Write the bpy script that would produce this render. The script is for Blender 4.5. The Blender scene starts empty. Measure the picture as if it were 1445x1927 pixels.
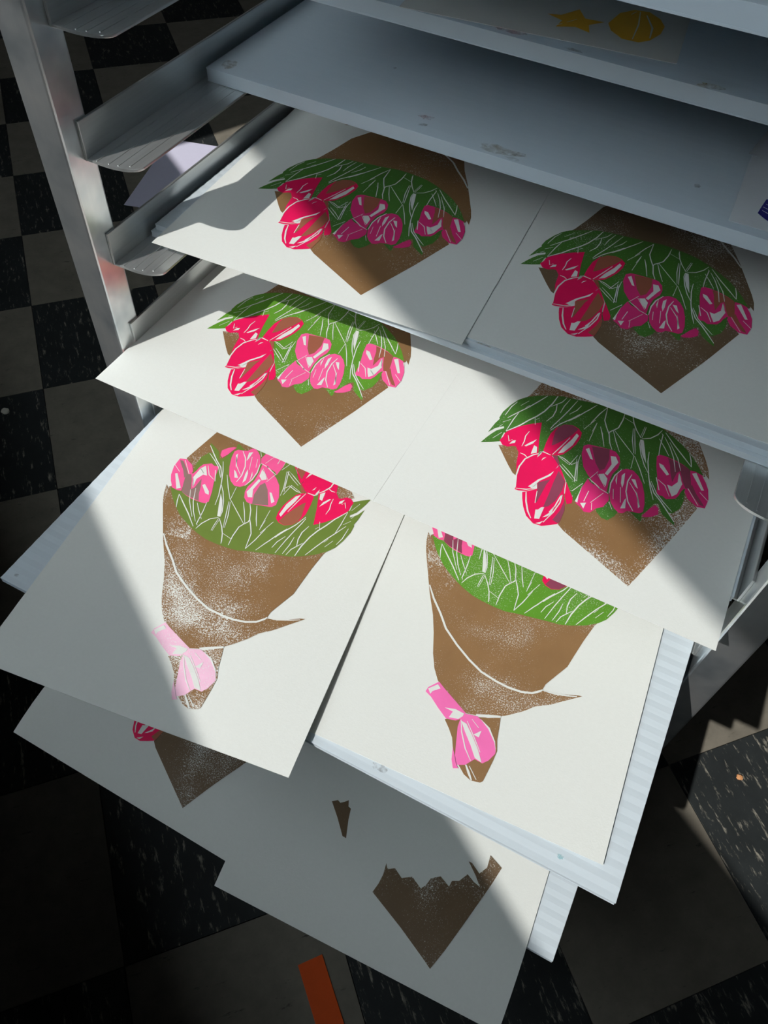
import bpy, bmesh, math, random
from mathutils import Vector, Matrix
from mathutils.geometry import tessellate_polygon

# ------------------------------------------------------------------ camera, light, exposure
scene = bpy.context.scene
scene.view_settings.view_transform = 'Standard'
scene.view_settings.look = 'None'
scene.view_settings.exposure = 0.0
scene.view_settings.gamma = 1.0
scene.view_settings.use_curve_mapping = False
COL = scene.collection
R = math.radians

def link(o, parent=None):
    COL.objects.link(o)
    if parent is not None:
        o.parent = parent
    return o

FPX, IMW, IMH = 1477.57, 1445.0, 1927.0
CAM = Vector((0.36167, -0.31846, 0.98501))
yaw, pitch, roll = R(23.35124), R(-53.4211), R(4.69668)
fwd = Vector((-math.sin(yaw) * math.cos(pitch), math.cos(yaw) * math.cos(pitch), math.sin(pitch)))
rgt = Vector((math.cos(yaw), math.sin(yaw), 0))
upv = rgt.cross(fwd)
r2 = math.cos(roll) * rgt + math.sin(roll) * upv
u2 = -math.sin(roll) * rgt + math.cos(roll) * upv
cam = bpy.data.cameras.new('camera')
cam.sensor_fit = 'VERTICAL'
cam.sensor_height = 36.0
cam.sensor_width = 27.0
cam.lens = 36.0 * FPX / IMH
cam.clip_start = 0.01
camo = link(bpy.data.objects.new('camera', cam))
m = Matrix((r2, u2, -fwd)).transposed().to_4x4()
m.translation = CAM
camo.matrix_world = m
scene.camera = camo

world = bpy.data.worlds.new('room_light')
scene.world = world
world.use_nodes = True
bgn = world.node_tree.nodes['Background']
bgn.inputs[0].default_value = (0.85, 0.945, 1.0, 1)
bgn.inputs[1].default_value = 5.5

SUN_DIR = Vector((0.425, 0.90, -1.0)).normalized()
sun = bpy.data.lights.new('sun', 'SUN')
sun.energy = 3.3
sun.angle = R(0.53)
sun.color = (1.0, 0.975, 0.93)
suno = link(bpy.data.objects.new('sun', sun))
suno.rotation_euler = SUN_DIR.to_track_quat('-Z', 'Y').to_euler()
suno.location = (-2, -4, 5)

# ------------------------------------------------------------------ helpers
def lin(c):
    c /= 255.0
    return c / 12.92 if c <= 0.04045 else ((c + 0.055) / 1.055) ** 2.4

def rgb(r, g, b, k=1.0):
    return (lin(r) * k, lin(g) * k, lin(b) * k, 1.0)

def tag(o, label=None, cat=None, group=None, kind=None):
    if label: o['label'] = label
    if cat: o['category'] = cat
    if group: o['group'] = group
    if kind: o['kind'] = kind
    return o

def empty(name, loc=(0, 0, 0), rz=0.0):
    o = bpy.data.objects.new(name, None)
    o.empty_display_size = 0.02
    o.location = loc
    o.rotation_euler = (0, 0, rz)
    return link(o)

def add_box(bm, x0, x1, y0, y1, z0, z1, bev=0.0):
    t = bmesh.new()
    vs = [t.verts.new((x, y, z)) for z in (z0, z1) for y in (y0, y1) for x in (x0, x1)]
    for f in ((0, 2, 3, 1), (4, 5, 7, 6), (0, 1, 5, 4), (2, 6, 7, 3), (0, 4, 6, 2), (1, 3, 7, 5)):
        t.faces.new([vs[i] for i in f])
    if bev:
        bmesh.ops.bevel(t, geom=t.edges[:], offset=bev, segments=2, affect='EDGES', profile=0.5)
    merge(bm, t)

def merge(bm, t):
    me = bpy.data.meshes.new('tmp')
    t.to_mesh(me)
    bm.from_mesh(me)
    bpy.data.meshes.remove(me)
    t.free()

def add_prism(bm, pts, z0, z1):
    """polygon in XY pushed from z0 up to z1"""
    n = len(pts)
    lo = [bm.verts.new((x, y, z0)) for x, y in pts]
    hi = [bm.verts.new((x, y, z1)) for x, y in pts]
    area = sum(pts[i][0] * pts[(i + 1) % n][1] - pts[(i + 1) % n][0] * pts[i][1] for i in range(n))
    if area < 0:
        lo.reverse(); hi.reverse()
    bm.faces.new(lo[::-1]); bm.faces.new(hi)
    for i in range(n):
        j = (i + 1) % n
        bm.faces.new((lo[i], lo[j], hi[j], hi[i]))

def add_cyl(bm, c, r, h, axis='Z', seg=20):
    t = bmesh.new()
    bmesh.ops.create_cone(t, cap_ends=True, segments=seg, radius1=r, radius2=r, depth=h)
    if axis == 'X':
        bmesh.ops.rotate(t, verts=t.verts, matrix=Matrix.Rotation(math.pi / 2, 3, 'Y'))
    if axis == 'Y':
        bmesh.ops.rotate(t, verts=t.verts, matrix=Matrix.Rotation(math.pi / 2, 3, 'X'))
    bmesh.ops.translate(t, verts=t.verts, vec=c)
    merge(bm, t)

def obj(name, bm, mat, parent=None, smooth=False):
    me = bpy.data.meshes.new(name)
    bm.to_mesh(me); bm.free()
    if mat: me.materials.append(mat)
    if smooth:
        for p in me.polygons: p.use_smooth = True
        t = bmesh.new(); t.from_mesh(me)
        for e in t.edges:
            if len(e.link_faces) == 2 and e.calc_face_angle(0) > 0.6: e.smooth = False
        t.to_mesh(me); t.free()
    return link(bpy.data.objects.new(name, me), parent)

def inst(name, me, mat=None, parent=None):
    o = bpy.data.objects.new(name, me)
    if mat:
        o.material_slots[0].link = 'OBJECT'
        o.material_slots[0].material = mat
    return link(o, parent)

# ------------------------------------------------------------------ materials
class NT:
    def __init__(s, name):
        s.m = bpy.data.materials.new(name)
        s.m.use_nodes = True
        s.t = s.m.node_tree
        s.bsdf = s.t.nodes['Principled BSDF']
    def n(s, typ, **kw):
        nd = s.t.nodes.new(typ)
        for k, v in kw.items(): setattr(nd, k, v)
        return nd
    def l(s, a, b): s.t.links.new(a, b)
    def coord(s, scale=(1, 1, 1), rand=False, out='Object'):
        tc = s.n('ShaderNodeTexCoord')
        mp = s.n('ShaderNodeMapping')
        mp.inputs['Scale'].default_value = scale
        s.l(tc.outputs[out], mp.inputs['Vector'])
        if rand:
            oi = s.n('ShaderNodeObjectInfo')
            mu = s.n('ShaderNodeMath', operation='MULTIPLY'); mu.inputs[1].default_value = 37.0
            s.l(oi.outputs['Random'], mu.inputs[0])
            s.l(mu.outputs[0], mp.inputs['Location'])
        return mp.outputs['Vector']
    def noise(s, vec, scale, detail=3, rough=0.6):
        nd = s.n('ShaderNodeTexNoise')
        nd.inputs['Scale'].default_value = scale
        nd.inputs['Detail'].default_value = detail
        nd.inputs['Roughness'].default_value = rough
        s.l(vec, nd.inputs['Vector'])
        return nd.outputs['Fac']
    def ramp(s, fac, stops):
        r = s.n('ShaderNodeValToRGB')
        e = r.color_ramp.elements
        while len(e) < len(stops): e.new(0.5)
        for i, (p, c) in enumerate(stops):
            e[i].position = p
            e[i].color = c if len(c) == 4 else (*c, 1)
        s.l(fac, r.inputs['Fac'])
        return r.outputs['Color']
    def mix(s, fac, a, b, typ='MIX'):
        x = s.n('ShaderNodeMix', data_type='RGBA', blend_type=typ)
        for sock, v in ((x.inputs['Factor'], fac), (x.inputs['A'], a), (x.inputs['B'], b)):
            if hasattr(v, 'links') or hasattr(v, 'is_linked'): s.l(v, sock)
            else: sock.default_value = v
        return x.outputs['Result']
    def math(s, op, a, b, clamp=False):
        x = s.n('ShaderNodeMath', operation=op); x.use_clamp = clamp
        for i, v in enumerate((a, b)):
            if hasattr(v, 'is_linked'): s.l(v, x.inputs[i])
            else: x.inputs[i].default_value = v
        return x.outputs[0]
    def bump(s, h, strength, dist):
        b = s.n('ShaderNodeBump')
        b.inputs['Strength'].default_value = strength
        b.inputs['Distance'].default_value = dist
        s.l(h, b.inputs['Height'])
        s.l(b.outputs['Normal'], s.bsdf.inputs['Normal'])

def translucent(k, colsock, amt):
    """let part of the light through a thin sheet"""
    out = k.t.nodes['Material Output']
    tr = k.n('ShaderNodeBsdfTranslucent')
    k.l(colsock, tr.inputs['Color'])
    mx = k.n('ShaderNodeMixShader'); mx.inputs[0].default_value = amt
    k.l(k.bsdf.outputs[0], mx.inputs[1]); k.l(tr.outputs[0], mx.inputs[2]); k.l(mx.outputs[0], out.inputs['Surface'])

W3 = lambda v: (v, v, v, 1)
PAPER_C = rgb(234, 237, 233)

def mat_paper(name='print_paper', c=PAPER_C):
    k = NT(name)
    v = k.coord()
    f = k.noise(v, 420, 4)
    pc = k.ramp(f, [(0.3, [x * 0.975 for x in c[:3]]), (0.7, c)])
    k.l(pc, k.bsdf.inputs['Base Color'])
    translucent(k, pc, 0.10)
    k.bsdf.inputs['Roughness'].default_value = 0.85
    k.bsdf.inputs['Specular IOR Level'].default_value = 0.2
    k.bump(k.noise(v, 900, 4), 0.25, 0.0003)
    return k.m

def mat_ink(name, c, worn=0.5, speck=0.5, gloss=0.55):
    """block-printing ink: paper shows through in fine specks, more of them in worn patches"""
    k = NT(name)
    v = k.coord(rand=True)
    patch = k.noise(v, 22, 2, 0.5)
    fine = k.noise(v, 1150, 3, 0.75)
    thr = k.math('MULTIPLY_ADD', patch, worn); thr_n = thr.node; thr_n.inputs[2].default_value = speck - worn * 0.5
    fac = k.math('SUBTRACT', fine, k.math('SUBTRACT', 1.0, thr))
    fac = k.math('MULTIPLY', fac, 9.0, clamp=True)
    tone = k.noise(v, 60, 3)
    base = k.mix(tone, [x * 0.86 for x in c[:3]] + [1], [min(1, x * 1.1) for x in c[:3]] + [1])
    k.l(k.mix(fac, base, PAPER_C), k.bsdf.inputs['Base Color'])
    k.bsdf.inputs['Roughness'].default_value = gloss
    k.bsdf.inputs['Specular IOR Level'].default_value = 0.3
    return k.m

def mat_metal():
    k = NT('brushed_aluminium')
    v = k.coord()
    vs = k.coord((260, 260, 7))
    streak = k.noise(vs, 1.0, 4, 0.7)
    blot = k.noise(v, 24, 3, 0.5)
    col = k.ramp(blot, [(0.32, rgb(184, 193, 198)), (0.5, rgb(230, 234, 235)), (0.68, rgb(250, 250, 248))])
    col = k.mix(k.math('MULTIPLY', streak, 0.35), col, rgb(200, 207, 211))
    k.l(col, k.bsdf.inputs['Base Color'])
    k.bsdf.inputs['Metallic'].default_value = 0.88
    k.bsdf.inputs['Roughness'].default_value = 0.29
    return k.m

def mat_rail():
    k = NT('mill_aluminium_rail')
    v = k.coord((240, 5, 240))
    streak = k.noise(v, 1.0, 4, 0.7)
    k.l(k.mix(streak, rgb(190, 194, 195), rgb(228, 230, 228)), k.bsdf.inputs['Base Color'])
    k.bsdf.inputs['Metallic'].default_value = 0.78
    k.bsdf.inputs['Roughness'].default_value = 0.3
    return k.m

def mat_plastic(name='white_corrugated_plastic', tr=0.32):
    k = NT(name)
    v = k.coord()
    dirt = k.noise(v, 9, 5, 0.7)
    fine = k.noise(k.coord((30, 500, 30)), 1.0, 3)
    c = k.mix(dirt, rgb(232, 243, 250), rgb(240, 248, 253))
    c = k.mix(k.math('MULTIPLY', fine, 0.10), c, rgb(150, 170, 182))
    k.l(c, k.bsdf.inputs['Base Color'])
    translucent(k, c, tr)
    k.bsdf.inputs['Roughness'].default_value = 0.42
    k.bsdf.inputs['Specular IOR Level'].default_value = 0.4
    return k.m

def mat_tile(name, base, streakc, lo, hi, amt):
    k = NT(name)
    v = k.coord((38, 150, 38), rand=True)
    s = k.noise(v, 1.0, 6, 0.72)
    v2 = k.coord((1, 1, 1), rand=True)
    g = k.noise(v2, 30, 5, 0.7)
    mask = k.ramp(s, [(lo, W3(0)), (hi, W3(amt))])
    b = k.mix(g, [x * 0.6 for x in base[:3]] + [1], [x * 1.4 for x in base[:3]] + [1])
    k.l(k.mix(mask, b, streakc), k.bsdf.inputs['Base Color'])
    k.bsdf.inputs['Roughness'].default_value = 0.5
    k.bsdf.inputs['Specular IOR Level'].default_value = 0.25
    return k.m

def mat_plain(name, c, rough=0.6, spec=0.3, var=0.08, scale=80):
    k = NT(name)
    f = k.noise(k.coord(), scale, 4)
    k.l(k.mix(f, [x * (1 - var) for x in c[:3]] + [1], [min(1, x * (1 + var)) for x in c[:3]] + [1]), k.bsdf.inputs['Base Color'])
    k.bsdf.inputs['Roughness'].default_value = rough
    k.bsdf.inputs['Specular IOR Level'].default_value = spec
    return k.m

def mat_film(name, c, opac):
    k = NT(name)
    f = k.noise(k.coord(), 60, 3)
    k.l(k.mix(f, [x * 0.95 for x in c[:3]] + [1], c), k.bsdf.inputs['Base Color'])
    k.bsdf.inputs['Roughness'].default_value = 0.4
    k.bsdf.inputs['Alpha'].default_value = opac
    return k.m

def mat_smudge(name, c, opac):
    k = NT(name)
    f = k.noise(k.coord(), 260, 5, 0.6)
    k.bsdf.inputs['Base Color'].default_value = c
    k.bsdf.inputs['Roughness'].default_value = 0.7
    k.l(k.ramp(f, [(0.35, W3(0)), (0.75, W3(opac * 0.8))]), k.bsdf.inputs['Alpha'])
    return k.m

M = dict(
    paper=mat_paper(), metal=mat_metal(), rail=mat_rail(), plastic=mat_plastic(), plastic_thick=mat_plastic('clear_white_corrugated_plastic', 0.45),
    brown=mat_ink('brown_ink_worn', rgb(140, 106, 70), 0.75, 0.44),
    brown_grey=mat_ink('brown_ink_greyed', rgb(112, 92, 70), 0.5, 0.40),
    brown_part=mat_ink('brown_ink_part_worn', rgb(144, 110, 74), 0.6, 0.385),
    brown_dark=mat_ink('brown_ink_even', rgb(136, 103, 68), 0.45, 0.375),
    green_olive=mat_ink('olive_green_ink', rgb(110, 133, 58), 0.25, 0.24, 0.5),
    green_bright=mat_ink('bright_green_ink', rgb(96, 152, 46), 0.3, 0.38, 0.5),
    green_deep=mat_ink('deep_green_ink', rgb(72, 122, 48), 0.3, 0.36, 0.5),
    red=mat_ink('crimson_pink_ink', rgb(238, 22, 92), 0.2, 0.22, 0.5),
    pink=mat_ink('pink_ink', rgb(252, 96, 158), 0.3, 0.27, 0.5),
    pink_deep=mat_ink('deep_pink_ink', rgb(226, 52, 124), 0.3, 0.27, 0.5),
    over_brown=mat_ink('overprinted_brown_ink', rgb(160, 96, 74), 0.2, 0.22, 0.5),
    over_plum=mat_ink('overprinted_plum_ink', rgb(146, 70, 94), 0.2, 0.22, 0.5),
    over_grey=mat_ink('overprinted_grey_ink', rgb(146, 118, 112), 0.2, 0.22, 0.5),
    ribbon=mat_ink('ribbon_pink_ink', rgb(250, 118, 186), 0.2, 0.25, 0.5),
    ribbon_pale=mat_ink('ribbon_pale_pink_ink', rgb(246, 196, 222), 0.5, 0.42, 0.6),
    ochre=mat_ink('ochre_ink', rgb(250, 190, 60), 0.2, 0.24, 0.5),
    blue=mat_ink('navy_ink', rgb(44, 40, 124), 0.2, 0.24, 0.5),
    tile_light=mat_tile('light_marbled_tile', rgb(128, 123, 112), rgb(44, 42, 39), 0.62, 0.72, 0.8),
    tile_black=mat_tile('black_marbled_tile', rgb(46, 50, 51), rgb(196, 190, 174), 0.57, 0.70, 0.7),
    slab=mat_plain('floor_bed', rgb(40, 38, 36), 0.8),
    lavender=mat_plain('pale_lavender_paper', rgb(218, 216, 238), 0.85, var=0.03),
    orange=mat_plain('orange_card', rgb(238, 92, 30), 0.6),
    wall=mat_plain('painted_wall', rgb(66, 65, 62), 0.8, var=0.04, scale=6),
    frame=mat_plain('window_frame_paint', rgb(206, 204, 198), 0.5),
    block_grey=mat_plain('shade_block_grey', rgb(62, 62, 61), 0.6, var=0.05, scale=10),  # only for the unseen block added to shade the floor
    rubber=mat_plain('grey_caster_rubber', rgb(60, 60, 62), 0.7),
    film=mat_film('clear_film', rgb(244, 247, 250), 0.5),
    tissue=mat_film('thin_proof_paper', rgb(240, 240, 234), 0.8),
    crumb_tan=mat_plain('tan_crumb', rgb(222, 160, 110), 0.8),
    crumb_white=mat_plain('white_scrap', rgb(214, 210, 198), 0.8),
    sm_grey=mat_smudge('grey_smudge', rgb(96, 92, 80), 0.7),
    sm_red=mat_smudge('red_ink_smudge', rgb(206, 70, 78), 0.8),
    sm_yellow=mat_smudge('yellow_ink_smudge', rgb(196, 160, 60), 0.8),
    sm_teal=mat_smudge('teal_ink_smudge', rgb(60, 190, 196), 0.8),
    sm_tan=mat_smudge('tan_ink_smudge', rgb(170, 150, 110), 0.7),
)

# ------------------------------------------------------------------ floor of nine-inch tiles
T = 0.2286
TH = 0.81385
TO = Vector((-1.39026, 1.08593))
ct, st_ = math.cos(TH), math.sin(TH)

def in_view(p, mx=1.25):
    d = p - CAM
    w = d.dot(fwd)
    if w < 0.05: return False
    return abs(d.dot(r2) / w * FPX) < IMW / 2 * mx and abs(d.dot(u2) / w * FPX) < IMH / 2 * mx

bm = bmesh.new()
add_box(bm, -3.2, 3.0, -0.8, 4.2, -0.06, -0.003)
bmesh.ops.rotate(bm, verts=bm.verts, matrix=Matrix.Rotation(R(-32), 3, 'Z'))
floor = tag(obj('floor', bm, M['slab']), kind='structure')
bm = bmesh.new()
add_box(bm, -T / 2 + .0004, T / 2 - .0004, -T / 2 + .0004, T / 2 - .0004, -0.003, 0.0, 0.0004)
me_l = bpy.data.meshes.new('tile'); bm.to_mesh(me_l); bm.free()
me_d = me_l.copy()
me_l.materials.append(M['tile_light']); me_d.materials.append(M['tile_black'])
for i in range(-14, 16):
    for j in range(-16, 14):
        ci, cj = i + .5, j + .5
        p = Vector((TO.x + T * (ci * ct - cj * st_), TO.y + T * (ci * st_ + cj * ct), 0))
        if not in_view(p): continue
        light = (i + j) % 2 == 0
        o = link(bpy.data.objects.new('tile', me_l if light else me_d), floor)
        o.location = p
        o.rotation_euler = (0, 0, TH + (math.pi / 2 if not light else 0))

# ------------------------------------------------------------------ window wall behind and left of the viewer
WROT = R(-32)
WALL_N, WALL_T = -0.80, 0.10
SILL, HEAD = 1.243, 0.492 + (0.31 + 0.80 + WALL_T) / 0.989
U0, U1 = -1.12, 0.86
RU0, RU1, RN1, RH = -3.2, 3.0, 4.2, 2.7
def room_part(name, boxes, mat):
    bm = bmesh.new()
    for b in boxes: add_box(bm, *b)
    o = tag(obj(name, bm, mat), kind='structure')
    o.rotation_euler = (0, 0, WROT)
    return o
n0, n1 = WALL_N - WALL_T, WALL_N
room_part('wall_front', [(RU0, RU1, n0, n1, -0.06, SILL), (RU0, RU1, n0, n1, HEAD, RH), (RU0, U0, n0, n1, SILL, HEAD), (U1, RU1, n0, n1, SILL, HEAD)], M['wall'])
room_part('wall_back', [(RU0, RU1, RN1, RN1 + 0.1, -0.06, RH)], M['wall'])
room_part('wall_left', [(RU0 - 0.1, RU0, n0, RN1 + 0.1, -0.06, RH)], M['wall'])
room_part('wall_right', [(RU1, RU1 + 0.1, n0, RN1 + 0.1, -0.06, RH)], M['wall'])
room_part('ceiling', [(RU0 - 0.1, RU1 + 0.1, n0, RN1 + 0.1, RH, RH + 0.1)], M['wall'])
room_part('window_1', [(U0, U1, n1, n1 + 0.012, HEAD + 0.002, HEAD + 0.07), (U0 - 0.07, U0, n1, n1 + 0.012, SILL - 0.07, HEAD + 0.07),
                       (U1, U1 + 0.07, n1, n1 + 0.012, SILL - 0.07, HEAD + 0.07), (U0, U1, n1, n1 + 0.012, SILL - 0.07, SILL - 0.014)], M['frame'])
# unseen low block added under the window to keep daylight off the floor
shade_block = tag(empty('added_shade_block'), 'unseen long grey block added under the window to shade the floor', 'shade_block')
shade_block.rotation_euler = (0, 0, WROT)
bm = bmesh.new(); add_box(bm, RU0 + 0.1, RU1 - 0.1, n1 + 0.015, -0.52, 0.08, 0.72); obj('body', bm, M['block_grey'], shade_block)
bm = bmesh.new(); add_box(bm, RU0 + 0.08, RU1 - 0.08, n1 + 0.013, -0.50, 0.72, 0.75, 0.003); obj('worktop', bm, M['block_grey'], shade_block)
bm = bmesh.new(); add_box(bm, RU0 + 0.12, RU1 - 0.12, n1 + 0.03, -0.57, 0.0, 0.08); obj('plinth', bm, M['slab'], shade_block)
for i in range(9):
    x = RU0 + 0.12 + i * 0.66
    bm = bmesh.new(); add_box(bm, x, x + 0.64, -0.52, -0.505, 0.10, 0.70, 0.002); dd = obj('door', bm, M['block_grey'], shade_block)
    bm = bmesh.new(); add_box(bm, x + 0.58, x + 0.59, -0.505, -0.49, 0.52, 0.64, 0.002); obj('handle', bm, M['rail'], dd)

# ------------------------------------------------------------------ the aluminium rack
WI, WP, ZT, PI_, FH, LW, Y0 = 0.4656, 0.0234, 0.74128, 0.07553, 0.02271, 0.0365, 0.0135
def ledge(k):
    return ZT - (k - 1) * PI_ - FH
DEPTH = 0.66
rack = tag(empty('drying_rack', (0, 0, 0)), 'tall aluminium tray rack with angle rails holding white plastic shelves', 'rack')
bm = bmesh.new()
add_box(bm, -WP, 0, 0, WP, 0.115, 1.62, 0.0016)
me_post = bpy.data.meshes.new('post'); bm.to_mesh(me_post); bm.free(); me_post.materials.append(M['metal'])
for x in (0, WI + WP):
    for y in (0, DEPTH - WP):
        o = link(bpy.data.objects.new('post', me_post), rack); o.location = (x, y, 0)

def rail_mesh():
    """angle rail for the left side: upright flange against the post, ribbed ledge with a rounded nose"""
    bm = bmesh.new()
    y0, y1 = Y0, DEPTH - Y0
    add_box(bm, 0.0, 0.0018, y0, y1, -0.0018, FH, 0.0004)
    rad = 0.016
    pts = [(0.0018, y0), (LW - rad * 1.45, y0 + 0.0005)]
    for a in range(1, 9):
        t = a / 8 * math.pi / 2
        pts.append((LW - rad * 1.45 + rad * 1.45 * math.sin(t), y0 + 0.0005 + rad * 0.62 * (1 - math.cos(t))))
    pts += [(LW, y1), (0.0018, y1)]
    t = bmesh.new(); add_prism(t, pts, -0.0018, 0.0)
    bmesh.ops.bevel(t, geom=t.edges[:], offset=0.00045, segments=2, affect='EDGES', profile=0.5)
    merge(bm, t)
    for x, e in ((0.0085, 0.0008), (0.0165, 0.002), (0.0225, 0.0035), (0.0290, 0.0065)):
        add_box(bm, x - 0.00035, x + 0.00035, y0 + e, y1, -0.0001, 0.00035)
    me = bpy.data.meshes.new('rail'); bm.to_mesh(me); bm.free()
    me.materials.append(M['rail'])
    return me
me_rl = rail_mesh()
me_rr = me_rl.copy()
for v in me_rr.vertices: v.co.x = -v.co.x
me_rr.flip_normals()
for k in range(-3, 8):
    for me, x in ((me_rl, 0.0), (me_rr, WI)):
        o = link(bpy.data.objects.new('rail', me), rack); o.location = (x, 0, ledge(k))
# base frame, top frame, casters
for z in (0.115, 1.595):
    for y in (0, DEPTH - WP):
        bm = bmesh.new(); add_box(bm, 0.0, WI, y + .001, y + WP - .001, z, z + 0.0254, 0.0012)
        obj('cross_bar', bm, M['metal'], rack)
    for x in (-WP, WI):
        bm = bmesh.new(); add_box(bm, x + .001, x + WP - .001, WP, DEPTH - WP, z, z + 0.0254, 0.0012)
        obj('side_bar', bm, M['metal'], rack)
for x in (-WP / 2, WI + WP / 2):
    for y in (0.02, DEPTH - 0.02):
        bm = bmesh.new()
        add_cyl(bm, (x, y, 0.108), 0.018, 0.014)
        add_box(bm, x - 0.018, x - 0.014, y - 0.012, y + 0.03, 0.035, 0.102)
        add_box(bm, x + 0.014, x + 0.018, y - 0.012, y + 0.03, 0.035, 0.102)
        add_box(bm, x - 0.018, x + 0.018, y - 0.012, y + 0.03, 0.098, 0.102)
        c = obj('caster', bm, M['metal'], rack)
        bm = bmesh.new(); add_cyl(bm, (x, y + 0.012, 0.0445), 0.0445, 0.024, 'X', 28)
        obj('wheel', bm, M['rubber'], c)

# ------------------------------------------------------------------ corrugated plastic shelves
def sheet_mesh(width, depth, th, flute, sagamp, mat='plastic'):
    """two skins joined by ribs; flutes run left to right so the side edges are open"""
    bm = bmesh.new()
    sk = 0.0006 if th < 0.007 else 0.0009
    n = int(depth / flute)
    prof = []
    for i in range(n * 4 + 1):
        y = depth * i / (n * 4)
        ph = (i % 4) / 4
        sag = (sagamp if 0 < i < n * 4 else 0) * math.sin(math.pi * ph) ** 2
        prof.append((y, sag))
    lo = [(y, s + 0.0) for y, s in prof]
    def strip(ztop, zbot, sgn):
        pts = [(y, ztop - (s if sgn > 0 else 0)) for y, s in prof]
        ptsb = [(y, zbot + (s if sgn < 0 else 0)) for y, s in prof]
        L_ = [[bm.verts.new((x, y, z)) for y, z in pts] for x in (0, width)]
        B_ = [[bm.verts.new((x, y, z)) for y, z in ptsb] for x in (0, width)]
        for i in range(len(pts) - 1):
            bm.faces.new((L_[0][i], L_[1][i], L_[1][i + 1], L_[0][i + 1]))
            bm.faces.new((B_[0][i + 1], B_[1][i + 1], B_[1][i], B_[0][i]))
            bm.faces.new((L_[0][i + 1], B_[0][i + 1], B_[0][i], L_[0][i]))
            bm.faces.new((L_[1][i], B_[1][i], B_[1][i + 1], L_[1][i + 1]))
        for a in (0, -1):
            f = (L_[0][a], B_[0][a], B_[1][a], L_[1][a])
            bm.faces.new(f if a == 0 else f[::-1])
    strip(th, th - sk, 1)
    strip(sk, 0.0, -1)
    for i in range(n):
        y = depth * i / n
        y = max(y, 0.00015)
        add_box(bm, 0.0002, width - 0.0002, y, y + 0.0005, sk * 0.5, th - sk * 0.5)
    add_box(bm, 0.0002, width - 0.0002, depth - 0.0012, depth - 0.0006, sk * 0.5, th - sk * 0.5)
    me = bpy.data.meshes.new('corrugated_sheet')
    bm.to_mesh(me); bm.free(); me.materials.append(M[mat])
    return me
ME_THICK = sheet_mesh(0.455, 0.50, 0.009, 0.0095, 0.00005, 'plastic_thick')
ME_THIN = sheet_mesh(0.455, 0.61, 0.0045, 0.0090, 0.00022)
GS = 'white corrugated plastic shelves in the rack'
def sheet(me, k, x0, y0, ang, label, dz=0.0):
    o = inst('plastic_shelf', me)
    o.location = (x0, y0, ledge(k) + 0.0004 + dz)
    o.rotation_euler = (0, 0, R(ang))
    return tag(o, label, 'shelf', GS)

s_top = sheet(ME_THICK, -1, 0.006, 0.008, 0.0, 'bare white corrugated plastic shelf above the star print')
s0 = sheet(ME_THICK, 0, 0.006, 0.117, 0.2, 'thick white plastic shelf carrying the yellow star and ball print')
s1 = sheet(ME_THICK, 1, 0.0065, 0.1345, 0.1, 'thick empty-looking white plastic shelf with smudged front edge above two bouquet prints')
s2b = sheet(ME_THIN, 2, 0.0045, 0.0515, 0.1, 'lower of the two stacked white plastic shelves under the shaded bouquet prints')
s2 = sheet(ME_THIN, 2, 0.0068, 0.0545, 0.1, 'upper of the two stacked white plastic shelves under the shaded bouquet prints', 0.0045)
s3 = sheet(ME_THIN, 3, 0.0055, 0.010, 0.0, 'white plastic shelf hidden under the two sunlit tulip prints with overhanging edges')
s4 = sheet(ME_THIN, 4, 0.0065, -0.1705, 0.15, 'pulled-out sunlit white plastic shelf under the two prints showing ribbon bows')
s5 = sheet(ME_THIN, 5, 0.0055, -0.118, 0.0, 'white plastic shelf between the bow prints and the lowest prints, mostly hidden')
s6 = sheet(ME_THIN, 6, 0.0080, -0.1815, 0.0, 'lowest white plastic shelf in view, its corner showing beside the unfinished brown print')

def blob(parent, mat, cx, cy, rx, ry, seed, zt, ang=0.0):
    rnd = random.Random(seed)
    bm = bmesh.new()
    pts = []
    for i in range(14):
        t = i / 14 * 2 * math.pi
        q = rnd.uniform(0.6, 1.1)
        x, y = rx * q * math.cos(t), ry * q * math.sin(t)
        pts.append((cx + x * math.cos(ang) - y * math.sin(ang), cy + x * math.sin(ang) + y * math.cos(ang)))
    vs = [bm.verts.new((x, y, zt + 0.0002)) for x, y in pts]
    bm.faces.new(vs)
    return obj('ink_smudge', bm, mat, parent)

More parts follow.
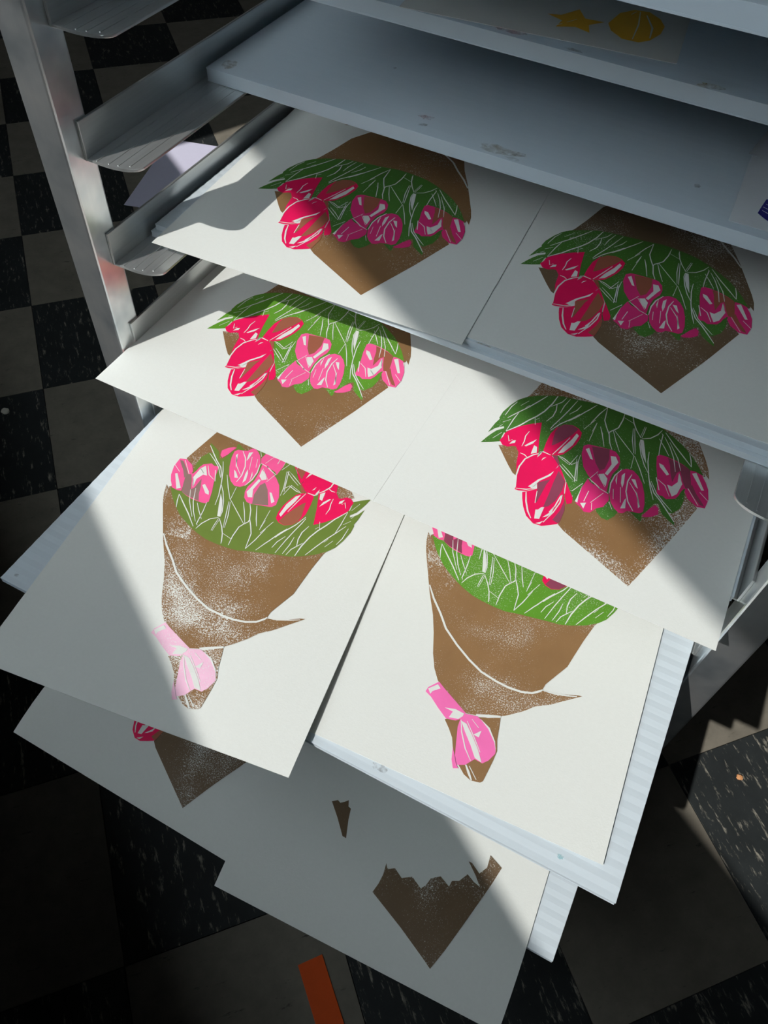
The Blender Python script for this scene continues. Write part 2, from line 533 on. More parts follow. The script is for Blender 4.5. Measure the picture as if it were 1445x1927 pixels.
# ------------------------------------------------------------------ tulip bouquet block prints
DESIGN={'brown':[[[114.5,42.0],[119.4,38.9],[169.4,18.2],[184.0,66.3],[193.1,100.6],[180.4,114.2],[154.5,99.6],[123.3,80.0],[109.2,68.0]],
 [[54.1,87.0],[61.6,78.9],[67.1,73.1],[72.2,68.2],[74.6,67.2],[76.3,67.1],[72.8,86.1],[65.1,92.5]],
 [[194.5,130.0],[192.0,138.7],[188.3,146.5],[180.5,160.1],[170.6,177.1],[160.2,193.0],[153.7,205.4],[147.3,219.7],[141.7,229.3],[135.8,236.2],[133.0,238.0],[124.9,242.3],[116.5,245.3],[110.3,248.2],[102.5,245.8],[88.2,238.4],[84.6,235.6],[76.9,228.2],[71.0,221.1],[63.4,215.8],[54.1,206.9],[46.2,199.5],[49.7,200.5],[57.9,204.5],[66.3,208.1],[70.6,208.3],[71.4,207.6],[71.0,203.5],[67.8,196.1],[62.4,183.9],[61.1,173.8],[59.1,159.6],[56.2,144.4],[52.8,136.3],[50.2,130.0],[58.0,132.9],[83.5,148.5],[112.2,155.8],[143.5,157.8],[169.3,149.6],[184.1,139.9]],
 [[120.2,258.5],[111.9,251.2],[102.1,246.9],[88.5,240.0],[86.7,246.7],[84.7,254.9],[81.9,261.5],[81.8,269.4],[82.0,275.4],[82.3,283.3],[83.5,284.9],[89.2,286.6],[94.5,285.1],[101.5,280.2],[107.4,273.5],[110.8,267.3],[115.4,262.6]],
 [[172.2,171.6],[178.0,163.5],[183.0,155.2],[186.9,146.6],[189.9,136.7],[191.5,131.5],[190.2,129.9],[183.4,138.3],[175.5,145.5],[167.5,152.9],[156.6,158.9],[153.7,169.7]]],
 'green':[[[42.1,83.1],[43.8,89.1],[45.6,94.3],[47.8,99.3],[51.6,103.8],[50.8,105.7],[46.1,101.0],[42.9,94.5],[43.6,100.7],[44.2,105.7],[45.5,110.8],[44.7,111.8],[44.9,118.7],[47.3,127.9],[50.3,135.6],[54.3,140.9],[61.4,147.0],[70.9,152.5],[78.4,155.8],[86.5,157.4],[97.0,159.9],[105.8,161.9],[116.4,165.0],[125.3,165.6],[134.4,165.4],[142.3,164.6],[150.7,162.1],[156.4,159.7],[163.5,156.2],[170.8,152.0],[177.9,146.0],[183.5,140.2],[189.7,132.2],[187.3,122.3],[181.7,111.5],[183.4,103.3],[182.9,94.9],[179.0,87.8],[175.6,88.3],[182.3,81.7],[183.0,78.9],[178.4,81.1],[172.9,84.4],[168.6,91.7],[165.7,89.3],[164.3,84.0],[162.5,79.8],[161.2,77.1],[162.4,72.2],[161.7,70.9],[157.4,73.4],[152.4,76.2],[146.4,70.8],[145.4,66.6],[142.4,61.2],[138.3,61.1],[133.8,64.2],[131.9,68.4],[117.2,65.9],[114.2,69.1],[107.1,79.3],[95.3,95.2],[91.6,96.7],[85.3,93.2],[81.1,94.3],[74.1,95.8],[60.1,98.8],[53.1,100.0],[53.1,95.8],[53.6,90.7],[48.6,87.0]]],
 'red':[[[53.9,99.5],[55.2,103.0],[61.5,111.8],[67.2,117.5],[73.6,122.7],[75.3,115.9],[77.5,106.9],[81.7,93.4],[78.6,84.1],[75.7,70.2],[75.3,67.4],[71.7,76.6],[69.1,87.6],[65.4,91.8],[63.2,91.0],[60.3,88.5],[56.4,88.5],[53.1,91.6],[54.1,95.9]],
 [[83.8,98.1],[83.0,106.3],[82.9,115.5],[84.7,123.1],[88.6,128.7],[94.1,131.4],[99.0,130.4],[102.5,127.6],[103.2,121.5],[102.4,114.6],[100.3,107.9],[97.5,101.4],[94.2,98.2],[90.4,96.5],[85.4,96.4]],
 [[78.7,55.4],[78.8,57.6],[76.1,63.6],[74.4,70.4],[74.2,79.0],[76.2,85.4],[81.2,92.2],[84.1,96.5],[90.4,96.5],[96.3,92.3],[97.9,90.5],[97.0,85.2],[93.9,76.6],[90.3,69.5],[86.9,62.1],[90.1,61.8],[86.2,57.7],[81.5,55.6]],
 [[84.2,55.6],[88.1,59.0],[92.0,63.3],[89.9,68.9],[93.7,77.0],[97.9,87.9],[98.1,90.7],[102.5,85.3],[107.1,78.5],[108.5,71.7],[110.7,64.7],[113.3,59.6],[114.7,52.4],[114.8,43.7],[114.0,41.9],[110.5,39.0],[105.4,35.3],[99.8,34.6],[93.6,38.2],[89.1,44.5],[86.0,50.9]],
 [[107.6,78.8],[111.6,73.4],[116.0,67.6],[116.9,63.1],[114.2,60.5],[110.7,66.3]]],
 'pink':[[[109.8,119.0],[107.6,116.2],[108.7,108.2],[113.5,97.6],[118.7,91.9],[122.0,89.4],[129.7,82.3],[134.8,83.5],[133.6,92.1],[133.5,101.0],[135.6,108.3],[135.3,113.8],[133.3,118.9],[129.5,122.2],[125.0,122.4],[118.6,121.0],[111.4,119.7]],
 [[119.1,64.5],[118.8,70.9],[118.4,78.2],[119.7,89.0],[122.3,86.6],[129.7,84.4],[136.5,82.8],[138.3,78.0],[136.5,70.5],[132.4,66.6],[130.4,61.9],[129.5,61.2],[126.2,60.2],[123.1,62.7]],
 [[136.5,83.7],[134.9,92.8],[135.4,100.8],[137.2,107.0],[140.9,110.9],[145.7,111.4],[150.2,108.3],[154.0,103.6],[157.8,95.6],[160.6,86.5],[161.4,79.6],[159.5,77.1],[155.4,76.2],[151.6,75.0],[149.7,71.7],[147.0,70.8],[143.5,72.8],[139.9,76.5]],
 [[161.4,75.6],[162.8,78.8],[164.7,84.7],[167.4,89.5],[169.9,87.6],[171.1,82.6],[167.6,78.3],[163.7,75.7]],
 [[158.0,135.2],[161.5,135.8],[168.9,135.5],[174.7,134.3],[180.1,132.1],[185.4,115.3],[180.8,112.7],[179.8,109.6],[179.2,105.1],[177.8,101.4],[172.2,98.0],[169.4,99.4],[165.5,98.7],[162.3,112.5],[158.6,123.5],[156.4,132.9]],
 [[180.8,131.6],[184.3,132.2],[189.3,131.2],[191.8,128.2],[196.0,120.4],[198.2,111.6],[197.7,103.1],[192.3,101.7],[185.5,105.3],[181.8,110.8],[181.9,115.0],[183.6,120.2]]],
 'over_red':[[[85.1,119.2],[86.2,111.8],[87.4,105.2],[89.1,107.1],[93.1,113.9],[96.8,121.6],[99.3,129.6],[94.2,131.2],[88.6,128.5],[85.6,124.2]],
 [[99.7,85.5],[106.9,78.4],[107.5,69.5],[106.4,59.0],[103.8,52.7],[101.1,50.4],[100.6,63.2],[99.9,75.3]],
 [[90.5,68.3],[97.3,75.6],[96.3,69.9],[96.1,60.6],[95.8,51.5],[94.8,52.5],[92.8,61.2]],
 [[114.0,42.5],[110.1,43.5],[112.0,53.3],[111.9,62.9],[114.6,54.7],[115.0,44.7]],
 [[91.1,96.4],[94.3,97.8],[102.0,85.9],[97.6,90.4]]],
 'over_pink':[[[113.0,118.7],[125.0,122.4],[127.6,113.1],[127.3,103.2],[124.8,99.6],[119.9,105.2]],
 [[163.8,135.3],[174.8,133.9],[180.1,132.1],[183.0,124.1],[185.4,115.3],[181.6,114.0],[178.5,119.1],[174.7,127.3],[173.0,124.6],[172.2,114.7],[169.0,122.3],[166.9,129.1]],
 [[185.0,119.3],[189.6,112.6],[195.2,106.6],[196.9,104.3],[194.0,104.3],[187.9,110.0],[183.7,115.2]]],
 'ribbon':[[[139.6,247.2],[139.3,243.7],[134.6,236.6],[129.3,239.3],[121.7,242.7],[114.2,246.1],[109.9,248.0],[110.3,252.5],[113.6,255.9],[119.7,257.7],[127.5,253.5],[134.8,248.9]],
 [[110.1,248.6],[102.3,246.4],[94.4,248.9],[87.3,254.3],[83.3,260.3],[82.3,263.7],[84.4,269.8],[87.1,273.3],[92.4,273.1],[96.2,279.3],[100.8,281.8],[104.4,276.9],[107.4,268.4],[110.7,259.0],[111.5,252.1]],
 [[107.8,272.7],[105.2,276.3],[101.1,282.0],[99.1,283.3],[102.1,285.0],[105.2,280.3]]],
 'white':[[[151.7,122.0],[147.3,128.0],[143.4,136.3],[142.0,142.5],[144.1,142.6],[147.6,133.5]],
 [[70.5,95.2],[72.7,99.6],[76.3,105.3],[75.1,100.0],[71.8,95.2]],
 [[76.5,99.0],[78.9,98.5],[80.5,93.2],[78.9,91.8],[77.2,90.3]],
 [[93.9,100.0],[95.2,107.8],[98.2,117.7],[99.5,125.0],[101.6,123.4],[100.5,112.6],[97.0,102.9]],
 [[60.5,91.3],[61.4,95.5],[63.4,97.0],[63.7,94.5]],
 [[85.9,61.7],[89.8,70.9],[94.5,78.2],[97.0,83.5],[96.3,78.4],[91.2,70.4],[89.0,63.3]],
 [[99.2,38.6],[97.3,45.9],[98.8,46.7],[100.1,49.8],[101.8,50.8],[102.0,44.5],[102.2,39.9]],
 [[103.5,42.1],[106.2,47.6],[107.8,54.9],[107.7,46.9],[105.3,43.6]],
 [[101.2,35.4],[105.1,39.5],[104.0,36.0]],
 [[121.7,65.9],[125.3,68.1],[125.2,62.4]],
 [[109.9,113.9],[111.7,116.2],[117.5,106.9],[115.7,106.8]],
 [[82.3,89.3],[82.2,94.6],[83.9,96.9],[83.6,93.5]],
 [[85.9,88.2],[86.1,91.0],[87.9,92.9]],
 [[118.2,65.6],[118.4,73.9],[118.3,82.3],[119.0,71.0],[120.1,65.1]],
 [[125.0,96.2],[128.2,98.5],[131.7,95.3],[132.7,88.2],[128.8,91.1]],
 [[127.5,116.5],[130.9,117.6],[134.1,113.2],[133.2,110.0],[130.8,98.2],[128.7,98.8],[130.4,109.3]],
 [[139.6,103.2],[141.0,106.6],[142.9,97.3],[143.1,92.4],[141.1,96.3]],
 [[136.5,103.2],[138.9,93.4],[137.0,96.6]],
 [[146.2,103.4],[149.0,104.2],[152.9,97.0],[150.7,98.3]],
 [[152.5,95.1],[158.4,82.8],[157.6,80.7]],
 [[147.0,74.8],[147.4,83.2],[148.0,85.1],[150.0,76.5]],
 [[159.5,127.1],[162.7,126.7],[168.6,120.4],[167.2,118.7],[161.0,123.9]],
 [[169.7,110.7],[172.9,110.8],[175.6,116.6],[174.3,125.3],[176.3,122.1],[178.8,115.8],[177.8,105.9],[175.2,102.0],[172.3,106.3]],
 [[182.6,129.1],[185.1,131.4],[193.6,118.2],[192.0,117.3]],
 [[110.5,254.2],[105.0,260.0],[98.2,266.4],[92.7,272.4],[87.7,273.1],[92.9,266.6],[100.4,259.5],[106.4,254.5]],
 [[110.7,249.0],[116.9,248.9],[123.6,251.3],[117.7,251.3],[118.4,256.1],[112.5,254.2],[110.7,251.1]],
 [[138.9,244.6],[136.0,247.4],[135.6,245.0],[131.7,240.6],[134.5,238.8]],
 [[100.1,246.9],[92.1,249.7],[85.5,256.4],[81.9,263.5],[85.5,257.4],[92.5,251.0]],
 [[99.6,259.0],[96.0,254.0],[95.8,259.0]]],
 'lines':[([[180.7,134.9],[178.9,141.1],[176.5,147.0]],
 0.8),([[180.7,134.9],[173.7,141.3],[165.0,149.0],[156.1,158.0]],
 0.9),([[174.8,127.7],[170.4,137.6],[161.2,150.4]],
 0.7),([[171.8,124.9],[167.4,137.1],[162.5,145.7],[156.7,153.4]],
 0.7),([[163.9,137.2],[159.5,143.0],[153.6,149.9]],
 0.7),([[157.5,133.8],[156.1,142.3],[155.0,154.9],[153.8,155.9]],
 0.7),([[153.4,159.0],[151.6,153.1],[147.9,147.2],[142.5,143.4]],
 0.8),([[142.1,144.1],[142.3,150.8],[142.2,156.3]],
 0.6),([[141.0,143.9],[141.3,156.2]],
 0.6),([[141.6,143.9],[136.6,149.9],[133.0,155.7],[130.5,161.9],[129.9,164.1]],
 0.8),([[132.9,155.3],[125.1,157.5]],
 0.7),([[124.3,163.3],[125.0,154.6],[124.4,145.6],[122.3,141.8],[120.1,138.7],[120.1,135.7]],
 0.8),([[126.6,122.5],[123.2,128.0],[120.3,135.8],[116.5,141.7],[113.3,147.6],[111.3,161.5]],
 0.8),([[111.3,161.5],[108.1,152.0],[105.2,139.9]],
 0.8),([[142.1,124.7],[132.2,133.2],[122.3,141.8]],
 0.7),([[131.9,123.1],[127.0,131.1],[121.7,141.2]],
 0.7),([[143.3,112.3],[142.1,124.7]],
 0.7),([[155.6,103.8],[148.8,115.3],[142.4,124.8]],
 0.7),([[142.3,126.7],[139.4,136.2],[135.0,150.7]],
 0.7),([[141.1,127.0],[136.8,138.8],[134.1,150.3]],
 0.7),([[155.4,114.1],[150.8,120.1],[146.2,128.3],[142.5,137.4],[141.8,142.4]],
 0.7),([[164.8,92.8],[160.3,101.7],[156.2,112.1],[152.2,124.6],[150.5,133.9]],
 0.7),([[178.5,89.3],[171.1,94.6],[165.2,99.6],[159.0,108.4]],
 0.7),([[166.0,103.2],[161.3,113.4]],
 1.2),([[120.7,122.4],[115.7,133.9],[112.5,140.0]],
 0.8),([[108.7,132.5],[109.2,142.3]],
 0.7),([[103.7,159.8],[99.7,151.4],[98.3,148.9],[93.8,139.5],[90.2,133.4]],
 0.8),([[95.4,144.3],[91.7,137.1],[85.8,127.7],[81.7,118.2]],
 0.8),([[93.7,153.3],[92.2,147.1],[88.6,140.4]],
 0.7),([[89.5,156.8],[86.9,143.5],[84.5,133.4],[82.1,124.6],[81.1,119.5]],
 0.7),([[84.2,155.4],[82.5,146.2],[82.2,138.5]],
 0.7),([[81.4,155.4],[79.8,149.5],[77.2,145.5],[74.1,141.2]],
 0.7),([[77.2,145.5],[78.7,139.3],[78.6,132.4],[76.1,125.2]],
 0.8),([[75.0,153.8],[74.0,144.2],[71.5,134.1],[68.4,126.7],[64.4,119.7],[60.7,111.9],[54.0,101.6]],
 1.0),([[68.2,150.3],[64.4,141.8],[59.5,131.5],[55.5,124.5],[50.1,114.5]],
 0.8),([[55.5,124.5],[54.4,114.8],[53.9,101.9]],
 0.7),([[57.8,138.3],[54.1,130.8]],
 0.7),([[50.6,133.1],[48.5,126.2],[47.6,115.9]],
 0.7),([[60.0,134.7],[58.0,130.5]],
 0.6),([[113.7,82.8],[110.5,93.4],[109.0,99.5],[108.4,106.7]],
 0.6),([[113.4,82.7],[106.2,88.2],[99.7,92.3]],
 0.6),([[109.3,100.4],[105.7,95.2],[99.2,97.9],[94.4,98.4]],
 0.7),([[107.3,144.6],[102.6,131.5]],
 0.8),([[109.3,140.5],[109.5,122.5]],
 0.7),([[70.2,118.1],[67.3,125.5]],
 0.7),([[70.7,125.8],[69.0,123.1]],
 0.6),([[52.8,114.1],[48.6,108.8]],
 0.6),([[49.5,106.5],[47.9,103.4]],
 0.6),([[51.8,99.1],[48.1,90.7]],
 0.6),([[79.2,56.5],[85.7,58.9],[90.0,62.2]],
 0.9),([[78.6,57.4],[75.3,67.4],[74.3,75.5],[75.4,84.0],[78.9,90.0],[81.6,92.9]],
 1.0),([[82.2,91.4],[82.6,95.2],[84.1,96.5],[89.9,96.2]],
 1.0),([[70.3,87.4],[73.5,87.4],[76.3,85.9]],
 0.8),([[56.8,98.8],[59.4,93.9],[61.0,96.6]],
 0.7),([[68.8,109.9],[68.0,104.3],[69.0,99.3],[69.1,93.9]],
 0.7),([[90.8,97.2],[93.9,108.0],[96.6,118.7]],
 0.8),([[106.0,48.3],[107.8,54.9],[108.4,65.1],[108.8,66.5],[109.8,59.3],[108.5,49.7],[105.4,38.5]],
 0.8),([[86.5,56.9],[89.3,49.4],[93.4,42.0],[97.1,37.8]],
 1.1),([[92.8,61.2],[95.1,51.0]],
 0.9),([[96.0,97.5],[104.4,94.2],[106.8,105.3]],
 0.7),([[98.4,90.8],[106.1,85.6],[112.4,81.5],[109.5,93.6],[107.3,102.1]],
 0.7),([[113.6,72.9],[118.0,83.0]],
 0.8),([[120.5,88.6],[124.0,98.3]],
 0.7),([[120.2,89.3],[126.0,86.6],[130.4,84.0],[129.0,84.5],[136.1,83.0]],
 0.8),([[124.1,96.1],[132.4,87.2]],
 0.7),([[128.6,70.1],[130.3,63.9]],
 0.6),([[127.8,69.7],[133.0,81.7]],
 0.6),([[123.5,68.6],[123.7,78.6]],
 0.9),([[136.5,83.7],[134.9,92.8],[135.4,100.8],[138.0,108.3]],
 0.9),([[145.6,107.4],[144.8,100.1],[146.3,90.8],[149.9,82.9],[155.2,76.9]],
 0.9),([[163.0,112.1],[168.6,109.2],[173.7,101.2]],
 0.7),([[190.2,129.9],[192.9,126.3]],
 0.8),([[191.3,115.2],[198.4,110.1]],
 0.8),([[183.3,114.5],[193.1,103.0]],
 0.8),([[141.9,92.5],[145.6,79.7]],
 0.8),([[138.0,88.6],[140.5,80.1]],
 0.7),([[146.0,99.9],[152.9,92.8],[157.1,84.5]],
 0.7),([[174.7,123.8],[179.0,115.9]],
 0.6),([[173.3,109.3],[177.8,105.9]],
 0.6),([[158.2,107.7],[163.7,98.9],[169.7,94.0],[174.5,89.3],[182.0,81.6]],
 0.9),([[138.7,76.6],[142.2,71.3]],
 0.7),([[173.1,171.9],[165.5,180.7],[156.0,189.4],[147.6,198.3],[135.6,206.0],[123.5,212.2],[112.5,216.4],[100.8,217.8],[91.9,217.9],[83.5,216.6],[76.7,213.9],[72.4,209.9],[71.2,208.1]],
 1.5),([[71.0,208.5],[63.7,207.2],[55.1,204.1],[49.3,201.6]],
 1.0),([[103.4,246.0],[96.0,243.0],[88.7,239.2]],
 2.2),([[95.9,279.1],[92.2,282.9],[88.8,286.4]],
 1.6),([[93.6,278.8],[86.4,284.5]],
 0.9),([[110.7,253.7],[106.9,261.0],[100.5,269.7],[94.3,275.3]],
 0.8),([[106.8,252.6],[97.7,261.1],[91.1,267.5]],
 0.7),([[104.6,249.9],[98.3,253.2]],
 0.7)]}

MM = 0.001
def poly_bm(polys, off, zf=None, maxlen=None):
    bm = bmesh.new()
    for p in polys:
        v3 = [Vector((x * MM, y * MM, 0)) for x, y in p]
        tris = tessellate_polygon([v3])
        vs = [bm.verts.new(v) for v in v3]
        for t in tris:
            try:
                f = bm.faces.new([vs[i] for i in t])
            except ValueError:
                continue
    finish(bm, off, zf, maxlen)
    return bm

def finish(bm, off, zf, maxlen):
    bm.normal_update()
    for f in bm.faces:
        if f.normal.z < 0: f.normal_flip()
    if maxlen:
        for _ in range(4):
            es = [e for e in bm.edges if e.calc_length() > maxlen]
            if not es: break
            bmesh.ops.subdivide_edges(bm, edges=es, cuts=1)
            bmesh.ops.triangulate(bm, faces=bm.faces[:])
    for v in bm.verts:
        v.co.z = off + (zf(v.co.x, v.co.y) if zf else 0.0)

def stroke_polys(lines):
    out = []
    for pts, w in lines:
        P = [Vector(p) for p in pts]
        n = len(P)
        L_, R_ = [], []
        for i in range(n):
            d = (P[min(i + 1, n - 1)] - P[max(i - 1, 0)]).normalized()
            nn = Vector((-d.y, d.x))
            ww = w * 0.5 * (0.55 if i in (0, n - 1) else 1.0)
            L_.append(P[i] + nn * ww); R_.append(P[i] - nn * ww)
        for i in range(n - 1):
            out.append([tuple(L_[i]), tuple(L_[i + 1]), tuple(R_[i + 1]), tuple(R_[i])])
    return out

LAYERS = [('brown_ink', 'brown', .00010), ('green_ink', 'green', .00016), ('red_tulip_ink', 'red', .00022), ('pink_tulip_ink', 'pink', .00025),
          ('overprint_red_ink', 'over_red', .00029), ('overprint_pink_ink', 'over_pink', .00030), ('ribbon_ink', 'ribbon', .00024)]
def flat(name, bm, mat):
    me = bpy.data.meshes.new(name); bm.to_mesh(me); bm.free(); me.materials.append(mat); return me
WHITE = DESIGN['white'] + stroke_polys(DESIGN['lines'])
ME_INK = {n: [flat(n, poly_bm([p], off + .000012 * i), M['red']) for i, p in enumerate(DESIGN[k])] for n, k, off in LAYERS}
ME_INK['carved_lines'] = [flat('carved_lines', poly_bm(WHITE, .00042), M['paper'])]

PW, PH, PT = 0.2286, 0.3048, 0.0004
def paper_bm(corner, ang, w, h, frame, zf=None, nx=8, ny=24):
    """rectangle whose front-left corner and angle are given in the room, expressed in the print's own frame"""
    inv = frame.inverted()
    bm = bmesh.new()
    ca, sa = math.cos(R(ang)), math.sin(R(ang))
    top, bot = [], []
    for j in range(ny + 1):
        rt, rb = [], []
        for i in range(nx + 1):
            x, y = w * i / nx, h * j / ny
            p = inv @ Vector((corner[0] + x * ca - y * sa, corner[1] + x * sa + y * ca, 0))
            z = zf(p.x, p.y) if zf else 0.0
            rt.append(bm.verts.new((p.x, p.y, z))); rb.append(bm.verts.new((p.x, p.y, z - PT)))
        top.append(rt); bot.append(rb)
    for j in range(ny):
        for i in range(nx):
            bm.faces.new((top[j][i], top[j][i + 1], top[j + 1][i + 1], top[j + 1][i]))
            bm.faces.new((bot[j + 1][i], bot[j + 1][i + 1], bot[j][i + 1], bot[j][i]))
    for i in range(nx):
        bm.faces.new((bot[0][i], bot[0][i + 1], top[0][i + 1], top[0][i]))
        bm.faces.new((top[ny][i], top[ny][i + 1], bot[ny][i + 1], bot[ny][i]))
    for j in range(ny):
        bm.faces.new((top[j][0], top[j + 1][0], bot[j + 1][0], bot[j][0]))
        bm.faces.new((bot[j][nx], bot[j + 1][nx], top[j + 1][nx], top[j][nx]))
    return bm

GP = 'tulip bouquet prints drying on the shelves'
def sstep(t):
    t = min(1.0, max(0.0, t))
    return t * t * (3 - 2 * t)

def bouquet(label, t, pang, corner, ang, z, mats, skip=(), zf=None, white=None, size=(PW, PH)):
    wh = [p for p in WHITE if white(p)] if white else WHITE
    root = empty('bouquet_print', (t[0], t[1], z + PT), R(pang))
    tag(root, label, 'print', GP)
    frame = Matrix.Translation((t[0], t[1], 0)) @ Matrix.Rotation(R(pang), 4, 'Z')
    zl = None
    if zf:
        zl = lambda x, y: zf(*(frame @ Vector((x, y, 0))).to_2d())
    obj('paper', paper_bm(corner, ang, size[0], size[1], frame, zl), M['paper'], root, smooth=bool(zf))
    for n, k, off in LAYERS + [('carved_lines', 'white', .00042)]:
        if n in skip: continue
        mat = M['paper'] if n == 'carved_lines' else M[mats[k]]
        if zf:
            for i, ps in enumerate([wh] if n == 'carved_lines' else [[p] for p in DESIGN[k]]):
                o = obj(n, poly_bm(ps, off + .0002 + .000012 * i, zl, 0.012), mat, root)
        else:
            for me in ME_INK[n]: o = inst(n, me, mat, root)
        if n == 'carved_lines': o['kind'] = 'stuff'
    return root

z2 = ledge(2) + 0.0004 + 0.0090
z3 = ledge(3) + 0.0004 + 0.0045
z4 = ledge(4) + 0.0004 + 0.0045
z6 = ledge(6) + 0.0004 + 0.0045
base = dict(brown='brown', green='green_bright', red='red', pink='pink', over_red='over_brown', over_pink='over_brown', ribbon='ribbon')

# shaded pair
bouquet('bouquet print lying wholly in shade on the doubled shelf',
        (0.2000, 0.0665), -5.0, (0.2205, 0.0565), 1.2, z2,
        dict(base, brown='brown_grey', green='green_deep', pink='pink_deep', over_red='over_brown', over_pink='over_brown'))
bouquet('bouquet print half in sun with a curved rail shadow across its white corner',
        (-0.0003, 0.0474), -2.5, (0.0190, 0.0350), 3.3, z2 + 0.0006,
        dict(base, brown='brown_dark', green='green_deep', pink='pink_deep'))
# sunlit pair
bouquet('bouquet print with plum overprint on deep pink tulips and a speckled brown point',
        (0.2300, -0.0330), 0.0, (0.2300, -0.0330), 0.1, z3,
        dict(base, green='green_deep', pink='pink_deep', over_red='over_plum', over_pink='over_plum'))
bouquet('sunlit bouquet print with bright green leaves, its white corner covering the metal post',
        (-0.0051, -0.0290), -1.7, (0.0012, -0.0325), -0.1, z3 + 0.0001, dict(base, brown='brown_dark'))
# the two prints turned round
bouquet('turned bouquet print with bright pink ribbon bow lying flat on the sunlit plastic shelf',
        (0.4525, 0.1409), 179.28, (0.2200, -0.1663), 3.2, z4, dict(base, brown='brown_part', over_pink='over_plum', over_red='over_plum'),
        zf=lambda x, y: 0.0016 * sstep((x - 0.39) / 0.06))
bouquet('turned bouquet print with pale pink ribbon bow, overhanging the shelf and half in shade',
        (0.2361, 0.1062), -173.27, (0.0382, -0.2259), 7.3, z4 + 0.0009,
        dict(base, green='green_olive', ribbon='ribbon_pale', over_pink='over_grey', over_red='over_brown'), size=(0.2245, 0.280),
        zf=lambda x, y: 0.0055 * sstep((x - 0.13) / 0.13) * sstep((0.02 - y) / 0.22))

def droop(x, y, yb=-0.1835, d=0.017, span=0.065):
    s = max(0.0, yb - y) / span
    return -d * s ** 1.6
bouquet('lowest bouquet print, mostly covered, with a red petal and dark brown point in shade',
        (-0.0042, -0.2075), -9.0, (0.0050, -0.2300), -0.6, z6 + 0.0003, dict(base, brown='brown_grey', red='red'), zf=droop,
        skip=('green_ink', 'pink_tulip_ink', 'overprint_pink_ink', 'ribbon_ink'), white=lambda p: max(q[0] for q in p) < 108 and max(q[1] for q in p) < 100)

# unfinished brown-only print
root = tag(empty('bouquet_print', (0, 0, z6 + 0.0010 + PT)), 'unfinished print with only a jagged brown point and a small brown sliver', 'print', GP)
obj('paper', paper_bm((0.2172, -0.2500), 2.9, PW, PH, Matrix.Identity(4), droop), M['paper'], root, smooth=True)
JAG = [[326.9, -200.9], [328.3, -193.7], [328.5, -186.6], [327.0, -178.5], [329.1, -181.4], [330.6, -181.5], [334.4, -178.7], [342.0, -182.6], [348.7, -178.0], [357.8, -182.4], [360.3, -178.7], [361.7, -172.3], [367.7, -167.8], [376.2, -171.4], [376.5, -166.7], [381.4, -164.1], [385.2, -156.9], [391.5, -159.7], [397.0, -160.8], [390.1, -154.3], [382.3, -148.1], [385.0, -148.0], [392.9, -152.3], [396.5, -145.6], [395.4, -136.2], [406.6, -140.7], [404.1, -154.9], [397.4, -184.0], [391.2, -210.0], [386.6, -225.4], [379.0, -221.9], [356.2, -212.1]]
SLIV = [[268.0, -157.9], [271.8, -154.8], [274.4, -155.8], [277.2, -153.5], [279.4, -150.9], [281.6, -155.4], [284.0, -155.8], [286.3, -164.1], [291.3, -177.1], [288.1, -177.0], [277.7, -166.5]]
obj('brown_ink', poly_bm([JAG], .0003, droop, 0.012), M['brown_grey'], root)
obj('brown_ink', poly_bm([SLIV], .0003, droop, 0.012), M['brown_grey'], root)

# ------------------------------------------------------------------ small prints and films on the upper shelves
z0s = ledge(0) + 0.0004 + 0.009
root = tag(empty('star_print', (0.158, 0.117, z0s + 0.0003), R(7.2)), 'thin proof sheet printed with a yellow star and a ball', 'print')
bm = bmesh.new(); add_box(bm, 0, 0.1525, 0, 0.11, -0.0003, 0)
obj('paper', bm, M['tissue'], root)
fr = (Matrix.Translation((0.158, 0.117, 0)) @ Matrix.Rotation(R(7.2), 4, 'Z')).inverted()
def loc(pts):
    return [tuple((fr @ Vector((x * MM, y * MM, 0))).to_2d() / MM) for x, y in pts]
STAR = [[231.0, 155.0], [238.1, 157.9], [244.5, 170.9], [247.8, 165.9], [251.0, 161.0], [261.7, 162.6], [255.4, 154.2], [258.7, 144.9], [249.7, 147.6], [240.5, 141.9], [240.9, 151.3]]
BALL = [[263.8, 162.6], [265.5, 179.5], [271.5, 188.5], [279.5, 190.5], [287.6, 184.4], [292.1, 176.2], [292.6, 165.6], [289.6, 154.3], [285.1, 148.6], [276.1, 147.9], [267.9, 154.4]]
obj('star_ink', poly_bm([loc(STAR)], .0002), M['ochre'], root)
obj('ball_ink', poly_bm([loc(BALL)], .0002), M['ochre'], root)
LN = [([[275.0, 187.4], [278.9, 170.1], [281.2, 149.9]], 0.9), ([[279.5, 184.7], [286.8, 169.9], [289.0, 156.5]], 1.2), ([[271.6, 180.7], [273.2, 186.2]], 0.8),
      ([[244, 150], [247.5, 157]], 0.7), ([[240.5, 144], [242.5, 147]], 0.9)]
obj('carved_lines', poly_bm(stroke_polys([(loc(p), w) for p, w in LN]), .0004), M['paper'], root)['kind'] = 'stuff'

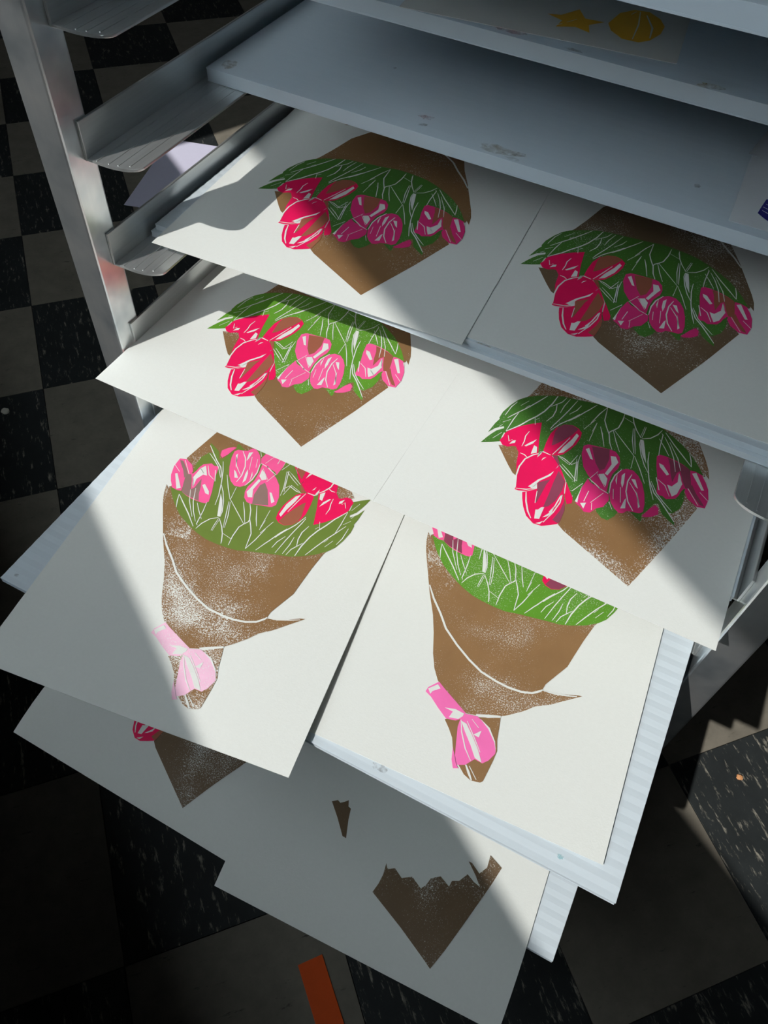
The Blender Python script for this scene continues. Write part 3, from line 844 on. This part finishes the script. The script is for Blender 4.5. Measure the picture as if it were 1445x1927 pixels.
z1s = ledge(1) + 0.0004 + 0.009
root = tag(empty('film_print', (0.3655, 0.143, z1s + 0.0002), R(2.0)), 'clear film with a dark blue inked motif at the shelf end', 'print')
bm = bmesh.new(); add_box(bm, 0, 0.080, 0, 0.0815, -0.0002, 0)
obj('film', bm, M['film'], root)
BL = [[14, 16], [15, 24], [16.5, 34], [30, 36], [44, 30], [46, 16], [36, 8], [24, 9], [20, 11], [18, 12.5]]
obj('blue_ink', poly_bm([BL], .0002), M['blue'], root)
BLN = [([[16, 20], [20, 18], [22, 14]], .8), ([[17, 28], [22, 26], [26, 22]], .8), ([[20, 31], [26, 30], [30, 26]], .8), ([[16, 24], [21, 22], [24, 16]], .8), ([[28, 32], [36, 28], [40, 20]], .8), ([[24, 12], [30, 14], [36, 12]], .8)]
obj('carved_lines', poly_bm(stroke_polys(BLN), .0004), M['paper'], root)['kind'] = 'stuff'
root = tag(empty('film_sheet', (0.3605, 0.2262, z1s + 0.0002), R(-8.0)), 'blank clear film sheet lying behind the blue motif', 'film')
bm = bmesh.new(); add_box(bm, 0, 0.090, 0, 0.12, -0.0002, 0)
obj('film', bm, M['film'], root)

# ink smudges left on the shelves (local coordinates of each shelf)
blob(s1, M['sm_red'], 0.158, 0.020, 0.006, 0.003, 1, 0.009, 0.2)
blob(s1, M['sm_tan'], 0.215, 0.008, 0.016, 0.006, 2, 0.009, 0.1)
blob(s1, M['sm_grey'], 0.225, 0.003, 0.006, 0.002, 3, 0.009, 0.0)
blob(s1, M['sm_grey'], 0.160, 0.010, 0.004, 0.002, 13, 0.009, 0.4)
blob(s1, M['sm_tan'], 0.012, 0.012, 0.006, 0.009, 4, 0.009, 0.2)
blob(s1, M['sm_grey'], 0.110, 0.070, 0.0012, 0.0016, 14, 0.009, 0.2)
blob(s1, M['sm_grey'], 0.334, 0.035, 0.002, 0.003, 15, 0.009, 0.2)
blob(s0, M['sm_yellow'], 0.325, 0.003, 0.008, 0.003, 5, 0.009, 0.1)
blob(s0, M['sm_red'], 0.215, 0.006, 0.010, 0.003, 6, 0.009, 0.0)
blob(s0, M['sm_tan'], 0.252, 0.003, 0.006, 0.002, 7, 0.009, 0.0)
blob(s4, M['sm_teal'], 0.418, 0.009, 0.0022, 0.0018, 8, 0.0045, 0.0)
blob(s4, M['sm_grey'], 0.300, 0.006, 0.006, 0.003, 9, 0.0045, 0.1)
blob(s4, M['sm_grey'], 0.0085, 0.007, 0.002, 0.0014, 10, 0.0045, 0.6)
blob(s2, M['sm_yellow'], 0.252, 0.0008, 0.006, 0.0006, 11, 0.0045, 0.0)

# ------------------------------------------------------------------ things on the floor
bm = bmesh.new(); add_box(bm, 0, 0.028, -0.15, 0, 0, 0.0012, 0.0003)
o = tag(obj('orange_strip', bm, M['orange']), 'flat orange card strip lying on a light floor tile', 'strip')
o.location = (0.2700, -0.2400, 0.0002); o.rotation_euler = (0, 0, R(48))
o.rotation_euler = (0, 0, math.atan2(0.021, 0.018))
bm = bmesh.new(); add_box(bm, 0, 0.216, 0, 0.2794, 0, 0.0005)
o = tag(obj('paper_sheet', bm, M['lavender']), 'white paper sheet dropped on the tiles behind the left rails', 'paper')
o.location = (-0.786, 0.807, 0.0003); o.rotation_euler = (0, 0, R(16.0))
def crumb(label, mat, x, y, s, seed):
    rnd = random.Random(seed)
    bm = bmesh.new()
    bmesh.ops.create_icosphere(bm, subdivisions=2, radius=s)
    for v in bm.verts:
        v.co *= rnd.uniform(0.8, 1.15); v.co.z = max(v.co.z * 0.45, -s * 0.3)
    o = tag(obj('floor_crumb', bm, mat), label, 'crumb')
    o.location = (x, y, s * 0.3)
crumb('tiny tan crumb on the sunlit black marbled tile', M['crumb_tan'], 0.661, 0.199, 0.0042, 1)
crumb('tiny white scrap on a shaded black tile', M['crumb_white'], -0.576, 0.229, 0.007, 2)
